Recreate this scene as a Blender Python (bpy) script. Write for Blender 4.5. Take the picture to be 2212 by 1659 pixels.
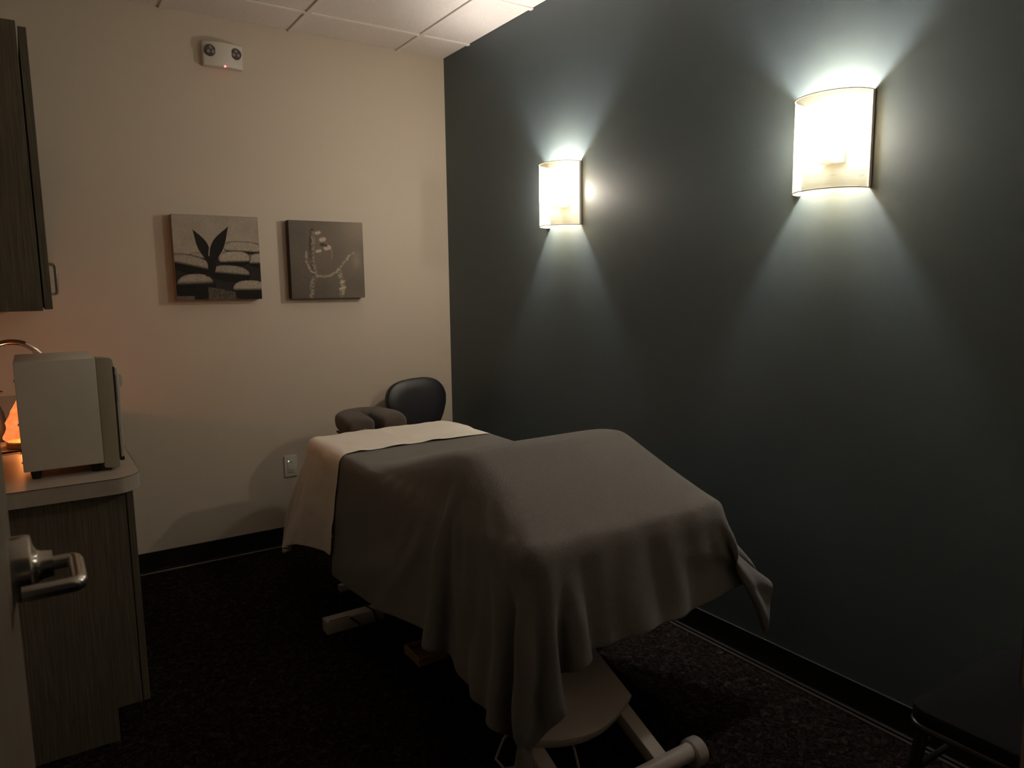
import bpy, bmesh, math, random
import numpy as np
from mathutils import Vector, Matrix

# ------------------------------------------------------------------ scene reset
for o in list(bpy.data.objects):
    bpy.data.objects.remove(o, do_unlink=True)
scene = bpy.context.scene
COL = scene.collection
PI = math.pi

# ------------------------------------------------------------------ camera
# solved from the room's lines: corner at the origin, back wall y=0, accent wall x=0,
# ceiling z=2.74 (2 ft ceiling grid gives the scale)
YAW, PITCH, ROLL, FPX = 0.5843443, 0.1311159, -0.0139086, 1562.117
CAM = (-2.1553467, -3.9420077, 1.3984691)
cam_d = bpy.data.cameras.new('camera')
cam_d.sensor_fit = 'HORIZONTAL'
cam_d.sensor_width = 36.0
cam_d.lens = FPX * 36.0 / 2212.0
cam_d.clip_start = 0.02
cam_d.clip_end = 50
cam_d.dof.use_dof = True
cam_d.dof.focus_distance = 3.1
cam_d.dof.aperture_fstop = 6.5
cam = bpy.data.objects.new('camera', cam_d)
COL.objects.link(cam)
f_ = Vector((math.sin(YAW) * math.cos(PITCH), math.cos(YAW) * math.cos(PITCH), -math.sin(PITCH)))
r_ = Vector((math.cos(YAW), -math.sin(YAW), 0))
u_ = r_.cross(f_)
r2 = math.cos(ROLL) * r_ + math.sin(ROLL) * u_
u2 = -math.sin(ROLL) * r_ + math.cos(ROLL) * u_
M = Matrix(((r2.x, u2.x, -f_.x, CAM[0]), (r2.y, u2.y, -f_.y, CAM[1]), (r2.z, u2.z, -f_.z, CAM[2]), (0, 0, 0, 1)))
cam.matrix_world = M
scene.camera = cam

# ------------------------------------------------------------------ world, exposure
world = bpy.data.worlds.new('world')
scene.world = world
world.use_nodes = True
bgn = world.node_tree.nodes['Background']
bgn.inputs[0].default_value = (1.0, 0.86, 0.70, 1)       # dim corridor light, comes in by the doorway only
bgn.inputs[1].default_value = 0.006
vs = scene.view_settings
vs.view_transform = 'Standard'
vs.look = 'None'
vs.exposure = 0.55
vs.gamma = 1.0
vs.use_curve_mapping = False

BULB_COLOR = (1.0, 0.945, 0.88)
BULB_STRENGTH = 800.0
LAMP_STRENGTH = 1.0
WEAVE = 0.26

# ------------------------------------------------------------------ materials
MATS = {}
def nt(name):
    m = bpy.data.materials.new(name)
    m.use_nodes = True
    t = m.node_tree
    return m, t, t.nodes, t.links, t.nodes['Principled BSDF']

def tex(t, kind, scale=(1, 1, 1), **kw):
    co = t.nodes.new('ShaderNodeTexCoord')
    mp = t.nodes.new('ShaderNodeMapping')
    mp.inputs['Scale'].default_value = scale
    t.links.new(co.outputs['Object'], mp.inputs['Vector'])
    n = t.nodes.new(kind)
    t.links.new(mp.outputs['Vector'], n.inputs['Vector'])
    for k, v in kw.items():
        n.inputs[k].default_value = v
    return n

def ramp(t, src, stops):
    r = t.nodes.new('ShaderNodeValToRGB')
    el = r.color_ramp.elements
    while len(el) < len(stops):
        el.new(0.5)
    for e, (p, c) in zip(el, stops):
        e.position = p
        e.color = (*c, 1)
    t.links.new(src, r.inputs['Fac'])
    return r

def bump(t, bs, src, strength, dist):
    b = t.nodes.new('ShaderNodeBump')
    b.inputs['Strength'].default_value = strength
    b.inputs['Distance'].default_value = dist
    t.links.new(src, b.inputs['Height'])
    t.links.new(b.outputs['Normal'], bs.inputs['Normal'])
    return b

def mat(name, color, rough=0.6, metal=0.0, spec=0.5, var=0.0, vscale=6.0, stretch=(1, 1, 1), bstr=0.0, bscale=300.0, bdist=0.001, sheen=0.0):
    if name in MATS:
        return MATS[name]
    m, t, N, L, bs = nt(name)
    bs.inputs['Base Color'].default_value = (*color, 1)
    bs.inputs['Roughness'].default_value = rough
    bs.inputs['Metallic'].default_value = metal
    bs.inputs['Specular IOR Level'].default_value = spec
    if sheen:
        bs.inputs['Sheen Weight'].default_value = sheen
        bs.inputs['Sheen Roughness'].default_value = 0.5
    if var:
        n = tex(t, 'ShaderNodeTexNoise', stretch, Scale=vscale, Detail=4.0, Roughness=0.6)
        lo = tuple(c * (1 - var) for c in color)
        hi = tuple(min(1, c * (1 + var)) for c in color)
        r = ramp(t, n.outputs['Fac'], [(0.3, lo), (0.7, hi)])
        L.new(r.outputs['Color'], bs.inputs['Base Color'])
    if bstr:
        n2 = tex(t, 'ShaderNodeTexNoise', stretch, Scale=bscale, Detail=3.0)
        bump(t, bs, n2.outputs['Fac'], bstr, bdist)
    MATS[name] = m
    return m

def emat(name, color, strength):
    if name in MATS:
        return MATS[name]
    m = bpy.data.materials.new(name)
    m.use_nodes = True
    t = m.node_tree
    t.nodes.clear()
    e = t.nodes.new('ShaderNodeEmission')
    e.inputs[0].default_value = (*color, 1)
    e.inputs[1].default_value = strength
    o = t.nodes.new('ShaderNodeOutputMaterial')
    t.links.new(e.outputs[0], o.inputs['Surface'])
    MATS[name] = m
    return m

TAN = mat('tan_paint', (0.67, 0.585, 0.475), rough=0.55, spec=0.3, bstr=0.15, bscale=260, bdist=0.0006)
TEAL = mat('slate_teal_paint', (0.084, 0.110, 0.120), rough=0.5, spec=0.35, bstr=0.18, bscale=240, bdist=0.0006)
BASEB = mat('black_vinyl_base', (0.012, 0.011, 0.011), rough=0.45, spec=0.4)
TILE = mat('ceiling_tile', (0.85, 0.775, 0.715), rough=0.95, spec=0.1, var=0.06, vscale=90, bstr=0.7, bscale=190, bdist=0.003)
TEE = mat('ceiling_grid_white', (0.86, 0.79, 0.73), rough=0.5)
WHITE = mat('white_plastic', (0.76, 0.72, 0.64), rough=0.45)
TOWELBODY = mat('cream_enamel', (0.60, 0.56, 0.48), rough=0.4, spec=0.4)
TOWELBEZEL = mat('olive_beige_plastic', (0.36, 0.32, 0.24), rough=0.5)
TOWELDOOR = mat('ivory_plastic', (0.56, 0.51, 0.44), rough=0.4)
GREYPL = mat('grey_plastic', (0.22, 0.20, 0.18), rough=0.5)
BLACK = mat('black_rubber', (0.012, 0.012, 0.012), rough=0.6)
CHROME = mat('brushed_nickel', (0.55, 0.52, 0.48), rough=0.24, metal=1.0)
POLISH = mat('polished_chrome', (0.75, 0.73, 0.70), rough=0.08, metal=1.0)
VINYL = mat('black_vinyl', (0.012, 0.013, 0.018), rough=0.42, spec=0.5, bstr=0.1, bscale=500)
COUNTER = mat('beige_laminate', (0.42, 0.36, 0.30), rough=0.45, var=0.12, vscale=7, stretch=(1.0, 16, 1), spec=0.4)
STEELW = mat('white_powder_steel', (0.44, 0.39, 0.35), rough=0.45)
DOORM = mat('door_laminate', (0.155, 0.126, 0.090), rough=0.5, var=0.12, vscale=8, stretch=(4, 4, 0.3))
FRAME = mat('door_frame_paint', (0.36, 0.29, 0.215), rough=0.45)
SHEET = mat('ivory_sheet', (0.90, 0.825, 0.725), rough=0.9, spec=0.1, bstr=0.25, bscale=900, bdist=0.0008)
WOODB = mat('brown_wood', (0.27, 0.15, 0.072), rough=0.55, var=0.3, vscale=14, stretch=(1, 8, 1))
LENSM = mat('clear_lamp_lens', (0.30, 0.27, 0.27), rough=0.15, spec=0.8)
LENSD = mat('lamp_reflector', (0.10, 0.085, 0.08), rough=0.3)
CABLEW = mat('grey_cable', (0.30, 0.28, 0.26), rough=0.6)
LEDR = emat('red_led', (1.0, 0.05, 0.06), 9.0)
LEDG = emat('green_led', (0.45, 1.0, 0.65), 1.2)
BULB = emat('bulb_glow', BULB_COLOR, BULB_STRENGTH)

def make_wood_laminate():
    m, t, N, L, bs = nt('grey_brown_laminate')
    n = tex(t, 'ShaderNodeTexNoise', (60, 60, 1.6), Scale=4.0, Detail=5.0, Roughness=0.65)
    r = ramp(t, n.outputs['Fac'], [(0.30, (0.070, 0.060, 0.043)), (0.55, (0.130, 0.112, 0.081)), (0.75, (0.192, 0.166, 0.121))])
    L.new(r.outputs['Color'], bs.inputs['Base Color'])
    bs.inputs['Roughness'].default_value = 0.5
    bs.inputs['Specular IOR Level'].default_value = 0.35
    bump(t, bs, n.outputs['Fac'], 0.2, 0.0006)
    return m
LAMI = make_wood_laminate()

def make_carpet():
    m, t, N, L, bs = nt('dark_carpet')
    n = tex(t, 'ShaderNodeTexNoise', (1, 1, 1), Scale=46.0, Detail=6.0, Roughness=0.75, Distortion=1.2)
    r = ramp(t, n.outputs['Fac'], [(0.40, (0.004, 0.003, 0.003)), (0.53, (0.020, 0.014, 0.012)), (0.70, (0.075, 0.055, 0.046))])
    L.new(r.outputs['Color'], bs.inputs['Base Color'])
    bs.inputs['Roughness'].default_value = 1.0
    bs.inputs['Specular IOR Level'].default_value = 0.05
    bump(t, bs, n.outputs['Fac'], 1.0, 0.012)
    return m
CARPET = make_carpet()

def make_fleece(name, c, sc=420.0):
    m, t, N, L, bs = nt(name)
    n = tex(t, 'ShaderNodeTexNoise', (1, 1, 1), Scale=sc, Detail=3.0, Roughness=0.7)
    r = ramp(t, n.outputs['Fac'], [(0.3, tuple(v * 0.72 for v in c)), (0.7, tuple(v * 1.28 for v in c))])
    L.new(r.outputs['Color'], bs.inputs['Base Color'])
    bs.inputs['Roughness'].default_value = 1.0
    bs.inputs['Specular IOR Level'].default_value = 0.05
    bs.inputs['Sheen Weight'].default_value = 0.25
    bs.inputs['Sheen Roughness'].default_value = 0.5
    bump(t, bs, n.outputs['Fac'], 0.7, 0.003)
    return m
FLEECE = make_fleece('grey_fleece', (0.185, 0.170, 0.158))
FLEECE2 = make_fleece('charcoal_fleece', (0.110, 0.088, 0.074))

def make_shade():
    m = bpy.data.materials.new('linen_shade')
    m.use_nodes = True
    t = m.node_tree
    t.nodes.clear()
    n = tex(t, 'ShaderNodeTexNoise', (9, 9, 150), Scale=2.2, Detail=5.0, Roughness=0.62, Distortion=0.25)
    r = ramp(t, n.outputs['Fac'], [(0.24, (0.36, 0.26, 0.14)), (0.40, (0.76, 0.64, 0.44)), (0.6, (0.86, 0.70, 0.44))])
    d = t.nodes.new('ShaderNodeBsdfDiffuse')
    tr = t.nodes.new('ShaderNodeBsdfTranslucent')
    mx = t.nodes.new('ShaderNodeMixShader')
    mx.inputs[0].default_value = 0.018
    t.links.new(r.outputs['Color'], d.inputs['Color'])
    t.links.new(r.outputs['Color'], tr.inputs['Color'])
    t.links.new(d.outputs[0], mx.inputs[1])
    t.links.new(tr.outputs[0], mx.inputs[2])
    # open weave: part of the light passes straight between the threads
    tp = t.nodes.new('ShaderNodeBsdfTransparent')
    tp.inputs['Color'].default_value = (1.0, 0.95, 0.86, 1)
    mw = t.nodes.new('ShaderNodeMixShader')
    mw.inputs[0].default_value = WEAVE
    t.links.new(mx.outputs[0], mw.inputs[1])
    t.links.new(tp.outputs[0], mw.inputs[2])
    o = t.nodes.new('ShaderNodeOutputMaterial')
    t.links.new(mw.outputs[0], o.inputs['Surface'])
    return m
SHADE = make_shade()
SHADERIM = mat('shade_trim', (0.34, 0.28, 0.20), rough=0.7)

def make_salt():
    m = bpy.data.materials.new('glowing_salt_rock')
    m.use_nodes = True
    t = m.node_tree
    t.nodes.clear()
    n = tex(t, 'ShaderNodeTexNoise', (1, 1, 1), Scale=22.0, Detail=4.0, Roughness=0.6)
    r = ramp(t, n.outputs['Fac'], [(0.3, (0.72, 0.15, 0.035)), (0.55, (0.95, 0.26, 0.075)), (0.75, (1.0, 0.38, 0.14))])
    e = t.nodes.new('ShaderNodeEmission')
    t.links.new(r.outputs['Color'], e.inputs[0])
    e.inputs[1].default_value = LAMP_STRENGTH
    # the crystal also lets some of its bulb's light straight through
    tp = t.nodes.new('ShaderNodeBsdfTransparent')
    tp.inputs['Color'].default_value = (1.0, 0.42, 0.17, 1)
    mw = t.nodes.new('ShaderNodeMixShader')
    mw.inputs[0].default_value = 0.30
    t.links.new(e.outputs[0], mw.inputs[1])
    t.links.new(tp.outputs[0], mw.inputs[2])
    o = t.nodes.new('ShaderNodeOutputMaterial')
    t.links.new(mw.outputs[0], o.inputs['Surface'])
    return m
SALT = make_salt()

def make_print():
    m, t, N, L, bs = nt('canvas_print')
    a = N.new('ShaderNodeVertexColor')
    a.layer_name = 'print'
    L.new(a.outputs['Color'], bs.inputs['Base Color'])
    bs.inputs['Roughness'].default_value = 0.75
    bs.inputs['Specular IOR Level'].default_value = 0.25
    n = tex(t, 'ShaderNodeTexNoise', (1, 1, 1), Scale=700.0)
    bump(t, bs, n.outputs['Fac'], 0.2, 0.0004)
    return m
PRINT = make_print()
CANVASW = mat('canvas_edge_grey', (0.34, 0.28, 0.22), rough=0.85)
CANVASD = mat('canvas_edge_dark', (0.035, 0.028, 0.024), rough=0.7)

# ------------------------------------------------------------------ mesh helpers
class MB:
    def __init__(s):
        s.bm = bmesh.new()
    def box(s, x0, x1, y0, y1, z0, z1, bev=0.0, seg=2, rot=None, piv=None):
        b = bmesh.new()
        bmesh.ops.create_cube(b, size=1.0)
        for v in b.verts:
            v.co = Vector(((x0 + x1) / 2 + v.co.x * (x1 - x0), (y0 + y1) / 2 + v.co.y * (y1 - y0), (z0 + z1) / 2 + v.co.z * (z1 - z0)))
        if bev > 0:
            bmesh.ops.bevel(b, geom=list(b.edges), offset=bev, segments=seg, profile=0.5, affect='EDGES')
        if rot is not None:
            bmesh.ops.rotate(b, cent=Vector(piv or ((x0 + x1) / 2, (y0 + y1) / 2, (z0 + z1) / 2)), matrix=rot, verts=b.verts)
        s.merge(b)
        return s
    def merge(s, b):
        me = bpy.data.meshes.new('tmp')
        b.to_mesh(me)
        b.free()
        s.bm.from_mesh(me)
        bpy.data.meshes.remove(me)
    def tube(s, pts, rad, seg=12, cap=True, flat=1.0):
        pts = [Vector(p) for p in pts]
        n = len(pts)
        rads = rad if isinstance(rad, (list, tuple)) else [rad] * n
        rings = []
        prev = None
        for i, p in enumerate(pts):
            d = (pts[min(i + 1, n - 1)] - pts[max(i - 1, 0)]).normalized()
            if prev is None:
                a = Vector((0, 0, 1)) if abs(d.z) < 0.9 else Vector((1, 0, 0))
                nx = d.cross(a).normalized()
            else:
                nx = (prev - d * prev.dot(d)).normalized()
            prev = nx
            ny = d.cross(nx)
            rings.append([s.bm.verts.new(p + rads[i] * (math.cos(2 * PI * k / seg) * nx + flat * math.sin(2 * PI * k / seg) * ny)) for k in range(seg)])
        for i in range(n - 1):
            for k in range(seg):
                s.bm.faces.new((rings[i][k], rings[i][(k + 1) % seg], rings[i + 1][(k + 1) % seg], rings[i + 1][k]))
        if cap:
            s.bm.faces.new(rings[0][::-1])
            s.bm.faces.new(rings[-1])
        return s
    def lathe(s, prof, origin, axis='Z', seg=32):
        o = Vector(origin)
        ax = {'X': (Vector((0, 1, 0)), Vector((0, 0, 1)), Vector((1, 0, 0))), 'Y': (Vector((0, 0, 1)), Vector((1, 0, 0)), Vector((0, 1, 0))), 'Z': (Vector((1, 0, 0)), Vector((0, 1, 0)), Vector((0, 0, 1)))}[axis]
        rings = []
        for r, h in prof:
            if r < 1e-6:
                rings.append([s.bm.verts.new(o + ax[2] * h)])
            else:
                rings.append([s.bm.verts.new(o + ax[2] * h + r * (math.cos(2 * PI * k / seg) * ax[0] + math.sin(2 * PI * k / seg) * ax[1])) for k in range(seg)])
        for A, B in zip(rings, rings[1:]):
            for k in range(seg):
                q = [A[k % len(A)], A[(k + 1) % len(A)], B[(k + 1) % len(B)], B[k % len(B)]]
                q = list(dict.fromkeys(q))
                if len(q) > 2:
                    s.bm.faces.new(q)
        return s
    def prism(s, pts2, h0, h1, axis='Z', bev=0.0):
        b = bmesh.new()
        def P(u, v, h):
            return {'Z': (u, v, h), 'Y': (u, h, v), 'X': (h, u, v)}[axis]
        A = [b.verts.new(P(u, v, h0)) for u, v in pts2]
        B = [b.verts.new(P(u, v, h1)) for u, v in pts2]
        b.faces.new(A[::-1])
        b.faces.new(B)
        n = len(pts2)
        for i in range(n):
            b.faces.new((A[i], A[(i + 1) % n], B[(i + 1) % n], B[i]))
        bmesh.ops.recalc_face_normals(b, faces=b.faces)
        if bev:
            es = [e for e in b.edges if abs(e.calc_face_angle(0)) > 0.6]
            bmesh.ops.bevel(b, geom=es, offset=bev, segments=2, profile=0.5, affect='EDGES')
        s.merge(b)
        return s
    def obj(s, name, m, parent=None, smooth=True, **kw):
        bmesh.ops.recalc_face_normals(s.bm, faces=s.bm.faces)
        me = bpy.data.meshes.new(name)
        s.bm.to_mesh(me)
        s.bm.free()
        me.materials.append(m)
        return link(name, me, parent, smooth, **kw)

def link(name, me, parent=None, smooth=True, label=None, cat=None, group=None, kind=None):
    if smooth:
        for p in me.polygons:
            p.use_smooth = True
        try:
            me.set_sharp_from_angle(angle=math.radians(35))
        except Exception:
            pass
    o = bpy.data.objects.new(name, me)
    COL.objects.link(o)
    if parent is not None:
        o.parent = parent
        o.matrix_parent_inverse = Matrix.Translation(-Vector(parent.location)) if parent.type == 'EMPTY' else Matrix.Identity(4)
    return tag(o, label, cat, group, kind)

def tag(o, label=None, cat=None, group=None, kind=None):
    for k, v in (('label', label), ('category', cat), ('group', group), ('kind', kind)):
        if v:
            o[k] = v
    return o

def thing(name, loc, label, cat, group=None):
    e = bpy.data.objects.new(name, None)
    e.empty_display_size = 0.1
    e.location = loc
    COL.objects.link(e)
    return tag(e, label, cat, group)

def rounded(x0, x1, y0, y1, r, n=6):
    out = []
    for cx, cy, a0 in ((x1 - r, y1 - r, 0), (x0 + r, y1 - r, 90), (x0 + r, y0 + r, 180), (x1 - r, y0 + r, 270)):
        for k in range(n + 1):
            a = math.radians(a0 + 90 * k / n)
            out.append((cx + r * math.cos(a), cy + r * math.sin(a)))
    return out

# ------------------------------------------------------------------ the room
H = 2.74
XL = -2.48          # left wall
YF = -3.647          # doorway wall, room side
YB = -3.767          # doorway wall, corridor side
DX0, DX1 = -2.205, -1.29   # door opening
DH = 2.13
floor = MB().box(XL - 0.1, 0.1, -5.4, 0.1, -0.08, 0.0).obj('floor', CARPET, smooth=False, kind='structure', label='dark brown patterned carpet floor', cat='floor')
wall_back = MB().box(XL - 0.1, 0.0, 0.0, 0.1, 0, H + 0.06).obj('wall_back', TAN, smooth=False, kind='structure', label='tan painted wall holding the two canvas prints', cat='wall')
wall_right = MB().box(0.0, 0.1, YB, 0.1, 0, H + 0.06).obj('wall_right', TEAL, smooth=False, kind='structure', label='dark slate teal accent wall with the two sconces', cat='wall')
wall_left = MB().box(XL - 0.1, XL, YB, 0.0, 0, H + 0.06).obj('wall_left', TAN, smooth=False, kind='structure', label='tan painted wall behind the cabinets', cat='wall')
wf = MB()
wf.box(XL, DX0 - 0.05, YB, YF, 0, H + 0.06)
wf.box(DX1 + 0.05, 0.0, YB, YF, 0, H + 0.06)
wf.box(DX0 - 0.05, DX1 + 0.05, YB, YF, DH + 0.05, H + 0.06)
wf.obj('wall_front', TAN, smooth=False, kind='structure', label='tan painted wall around the doorway', cat='wall')

ceiling = MB().box(XL, 0.0, YB, 0.0, H + 0.03, H + 0.06).obj('ceiling', TEE, smooth=False, kind='structure', label='white suspended tile ceiling', cat='ceiling')
G = 0.6096
gx = [0.0] + [-0.297 - G * k for k in range(5) if -0.297 - G * k > XL] + [XL]
gy = [0.0] + [-0.297 - G * k for k in range(7) if -0.297 - G * k > YF] + [YF]
tile_cache = {}
for i in range(len(gx) - 1):
    for j in range(len(gy) - 1):
        w, d = gx[i] - gx[i + 1], gy[j] - gy[j + 1]
        key = (round(w, 3), round(d, 3))
        if key not in tile_cache:
            b = bmesh.new()
            bmesh.ops.create_cube(b, size=1)
            for v in b.verts:
                v.co = Vector((v.co.x * (w - 0.004), v.co.y * (d - 0.004), v.co.z * 0.018))
            me = bpy.data.meshes.new('ceiling_tile')
            b.to_mesh(me)
            b.free()
            me.materials.append(TILE)
            tile_cache[key] = me
        o = link('ceiling_tile', tile_cache[key], ceiling, smooth=False)
        o.location = ((gx[i] + gx[i + 1]) / 2, (gy[j] + gy[j + 1]) / 2, H + 0.016)
for x in gx[1:-1]:
    MB().box(x - 0.012, x + 0.012, YF, 0.0, H - 0.001, H + 0.0065, 0.001, 1).obj('grid_tee', TEE, ceiling)
for y in gy[1:-1]:
    MB().box(XL, 0.0, y - 0.012, y + 0.012, H - 0.0015, H + 0.0065, 0.001, 1).obj('grid_tee', TEE, ceiling)

def cove(x0, x1, y0, y1, nx, ny):
    # vinyl cove base: straight leaf with a small flared toe
    m = MB()
    m.box(x0, x1, y0, y1, 0.004, 0.104, 0.0015, 1)
    if nx:
        m.box(min(x0, x0 + nx * 0.012), max(x1, x1 + nx * 0.012) if nx > 0 else x1, y0, y1, 0.0, 0.012, 0.003, 2)
    else:
        m.box(x0, x1, y0 - 0.012, y1, 0.0, 0.012, 0.003, 2)
    return m
cove(-1.9, -0.004, -0.005, 0.0, 0, -1).obj('baseboard_back', BASEB, kind='structure', label='black vinyl baseboard along the tan wall', cat='baseboard')
cove(-0.005, 0.0, YF, 0.0, -1, 0).obj('baseboard_right', BASEB, kind='structure', label='black vinyl baseboard along the teal wall', cat='baseboard')
MB().box(-0.0075, -0.0005, YF, -0.001, 0.104, 0.1062).obj('trim_3', mat('caulk_line', (0.05, 0.052, 0.05), rough=0.5), kind='structure', label='thin caulk line on top of the teal wall baseboard', cat='trim')
MB().box(-0.03, -0.018, YF, -0.03, 0.0, 0.004, 0.001, 1).obj('trim_4', mat('carpet_edge', (0.030, 0.023, 0.018), rough=0.9), kind='structure', label='narrow carpet edge along the teal wall', cat='trim')
MB().box(-1.9, -0.03, -0.03, -0.018, 0.0, 0.005, 0.001, 1).obj('trim_5', mat('carpet_edge_light', (0.20, 0.165, 0.13), rough=0.9), kind='structure', label='narrow pale carpet edge along the tan wall', cat='trim')

# door frame: hollow metal, with stops
fr = MB()
fr.box(DX1, DX1 + 0.05, YB - 0.012, YF + 0.012, 0, DH + 0.05, 0.003, 2)
fr.box(DX1 - 0.016, DX1, YB + 0.02, YF - 0.05, 0, DH, 0.002, 1)
jamb = fr.obj('trim_1', FRAME, kind='structure', label='tan painted metal door jamb at the right edge', cat='trim')
sp = MB().box(DX1 - 0.0025, DX1 - 0.0002, YF - 0.032, YF + 0.012, 0.955, 1.085, 0.001, 1)
sp.tube([(DX1 - 0.001, YF + 0.012, 0.965), (DX1 - 0.001, YF + 0.012, 1.075)], 0.006, 10)
sp.obj('strike_plate', CHROME, jamb, label='metal strike plate with curved lip')
fr = MB()
fr.box(DX0 - 0.05, DX0, YB - 0.012, YF + 0.012, 0, DH + 0.05, 0.003, 2)
fr.box(DX0 - 0.05, DX1 + 0.05, YB - 0.012, YF + 0.012, DH, DH + 0.05, 0.003, 2)
fr.obj('trim_2', FRAME, kind='structure', label='tan painted metal door frame head and hinge side', cat='trim')

# open door leaf, swung in beside the camera
DFX = -2.2055
DLY = -2.705
door = MB().box(DFX - 0.044, DFX, YF + 0.014, DLY, 0.012, DH - 0.004, 0.0015, 1).obj('door_1', DOORM, kind='structure', label='open brown door leaf at the left edge', cat='door')
LZ, LY = 1.026, -2.772
MB().lathe([(0, 0), (0.045, 0.0), (0.045, 0.020), (0.043, 0.024), (0.030, 0.026), (0.022, 0.030), (0.0195, 0.036), (0.018, 0.048), (0.0, 0.048)], (DFX, LY, LZ), 'X', 40).obj('rose', CHROME, door, label='round brushed nickel rose')
lv = MB()
lv.tube([(DFX + 0.040, LY, LZ), (DFX + 0.064, LY, LZ), (DFX + 0.070, LY - 0.001, LZ), (DFX + 0.0735, LY - 0.005, LZ), (DFX + 0.0745, LY - 0.014, LZ), (DFX + 0.0745, LY - 0.092, LZ), (DFX + 0.0735, LY - 0.101, LZ), (DFX + 0.070, LY - 0.105, LZ), (DFX + 0.062, LY - 0.106, LZ), (DFX + 0.012, LY - 0.106, LZ)], 0.0100, 14)
lv.obj('lever_handle', CHROME, door, label='brushed nickel lever handle returning to the door')
MB().box(DFX - 0.034, DFX - 0.010, DLY - 0.001, DLY + 0.0015, 0.97, 1.085, 0.001, 1).obj('latch_plate', CHROME, door)
for hz in (0.3, 1.05, 1.85):
    MB().tube([(DFX + 0.006, YF + 0.008, hz - 0.05), (DFX + 0.006, YF + 0.008, hz + 0.05)], 0.006, 10).obj('hinge', CHROME, door)

# ------------------------------------------------------------------ sconces
def sconce(yc, label):
    z0, z1 = 1.688, 1.973
    a, d = 0.120, 0.115
    t = thing('wall_sconce', (0, yc, z0), label, 'sconce', 'linen shade sconces on the teal wall')
    n = 40
    def path(off=0.0):
        return [(-0.004 - (d + off) * math.sin(PI * k / n) ** 0.9, yc - (a + off) * math.cos(PI * k / n)) for k in range(n + 1)]
    b = bmesh.new()
    zs = [z0 + (z1 - z0) * k / 10 for k in range(11)]
    rows = [[b.verts.new((x, y, z)) for x, y in path()] for z in zs]
    for A, B in zip(rows, rows[1:]):
        for k in range(n):
            b.faces.new((A[k], A[k + 1], B[k + 1], B[k]))
    me = bpy.data.meshes.new('shade')
    b.to_mesh(me)
    b.free()
    me.materials.append(SHADE)
    sh = link('shade', me, t, label='woven linen half-round shade')
    for z in (z0, z1):
        MB().tube([(x, y, z) for x, y in path(0.0005)], 0.0018, 8).obj('shade_trim', SHADERIM, sh)
    for s_ in (-1, 1):
        MB().box(-0.012, 0.0, yc + s_ * a - 0.003, yc + s_ * a + 0.003, z0, z1, 0.001, 1).obj('mounting_strip', WHITE, t)
    MB().box(-0.012, 0.0, yc - 0.035, yc + 0.035, 1.775, 1.865, 0.003, 2).obj('back_plate', WHITE, t)
    bx = -0.052
    MB().tube([(-0.012, yc, 1.785), (-0.035, yc, 1.777), (bx, yc, 1.772), (bx, yc, 1.774)], 0.008, 10).obj('bulb_arm', WHITE, t)
    MB().lathe([(0, 0), (0.017, 0), (0.019, 0.004), (0.019, 0.036), (0.015, 0.040), (0, 0.040)], (bx, yc, 1.770), 'Z', 20).obj('socket', WHITE, t)
    MB().lathe([(0, 0), (0.013, 0), (0.014, 0.006), (0.017, 0.014)], (bx, yc, 1.806), 'Z', 24).obj('bulb_collar', WHITE, t)
    MB().lathe([(0.0170, 0.014), (0.0225, 0.025), (0.0285, 0.038), (0.0304, 0.048), (0.030, 0.057), (0.026, 0.069), (0.016, 0.079), (0, 0.083)], (bx, yc, 1.806), 'Z', 24).obj('bulb', BULB, t, label='glowing light bulb')
    return t
sconce(-1.161, 'smaller looking lit linen wall sconce nearer the room corner')
sconce(-2.548, 'larger looking lit linen wall sconce nearer the camera')

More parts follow.
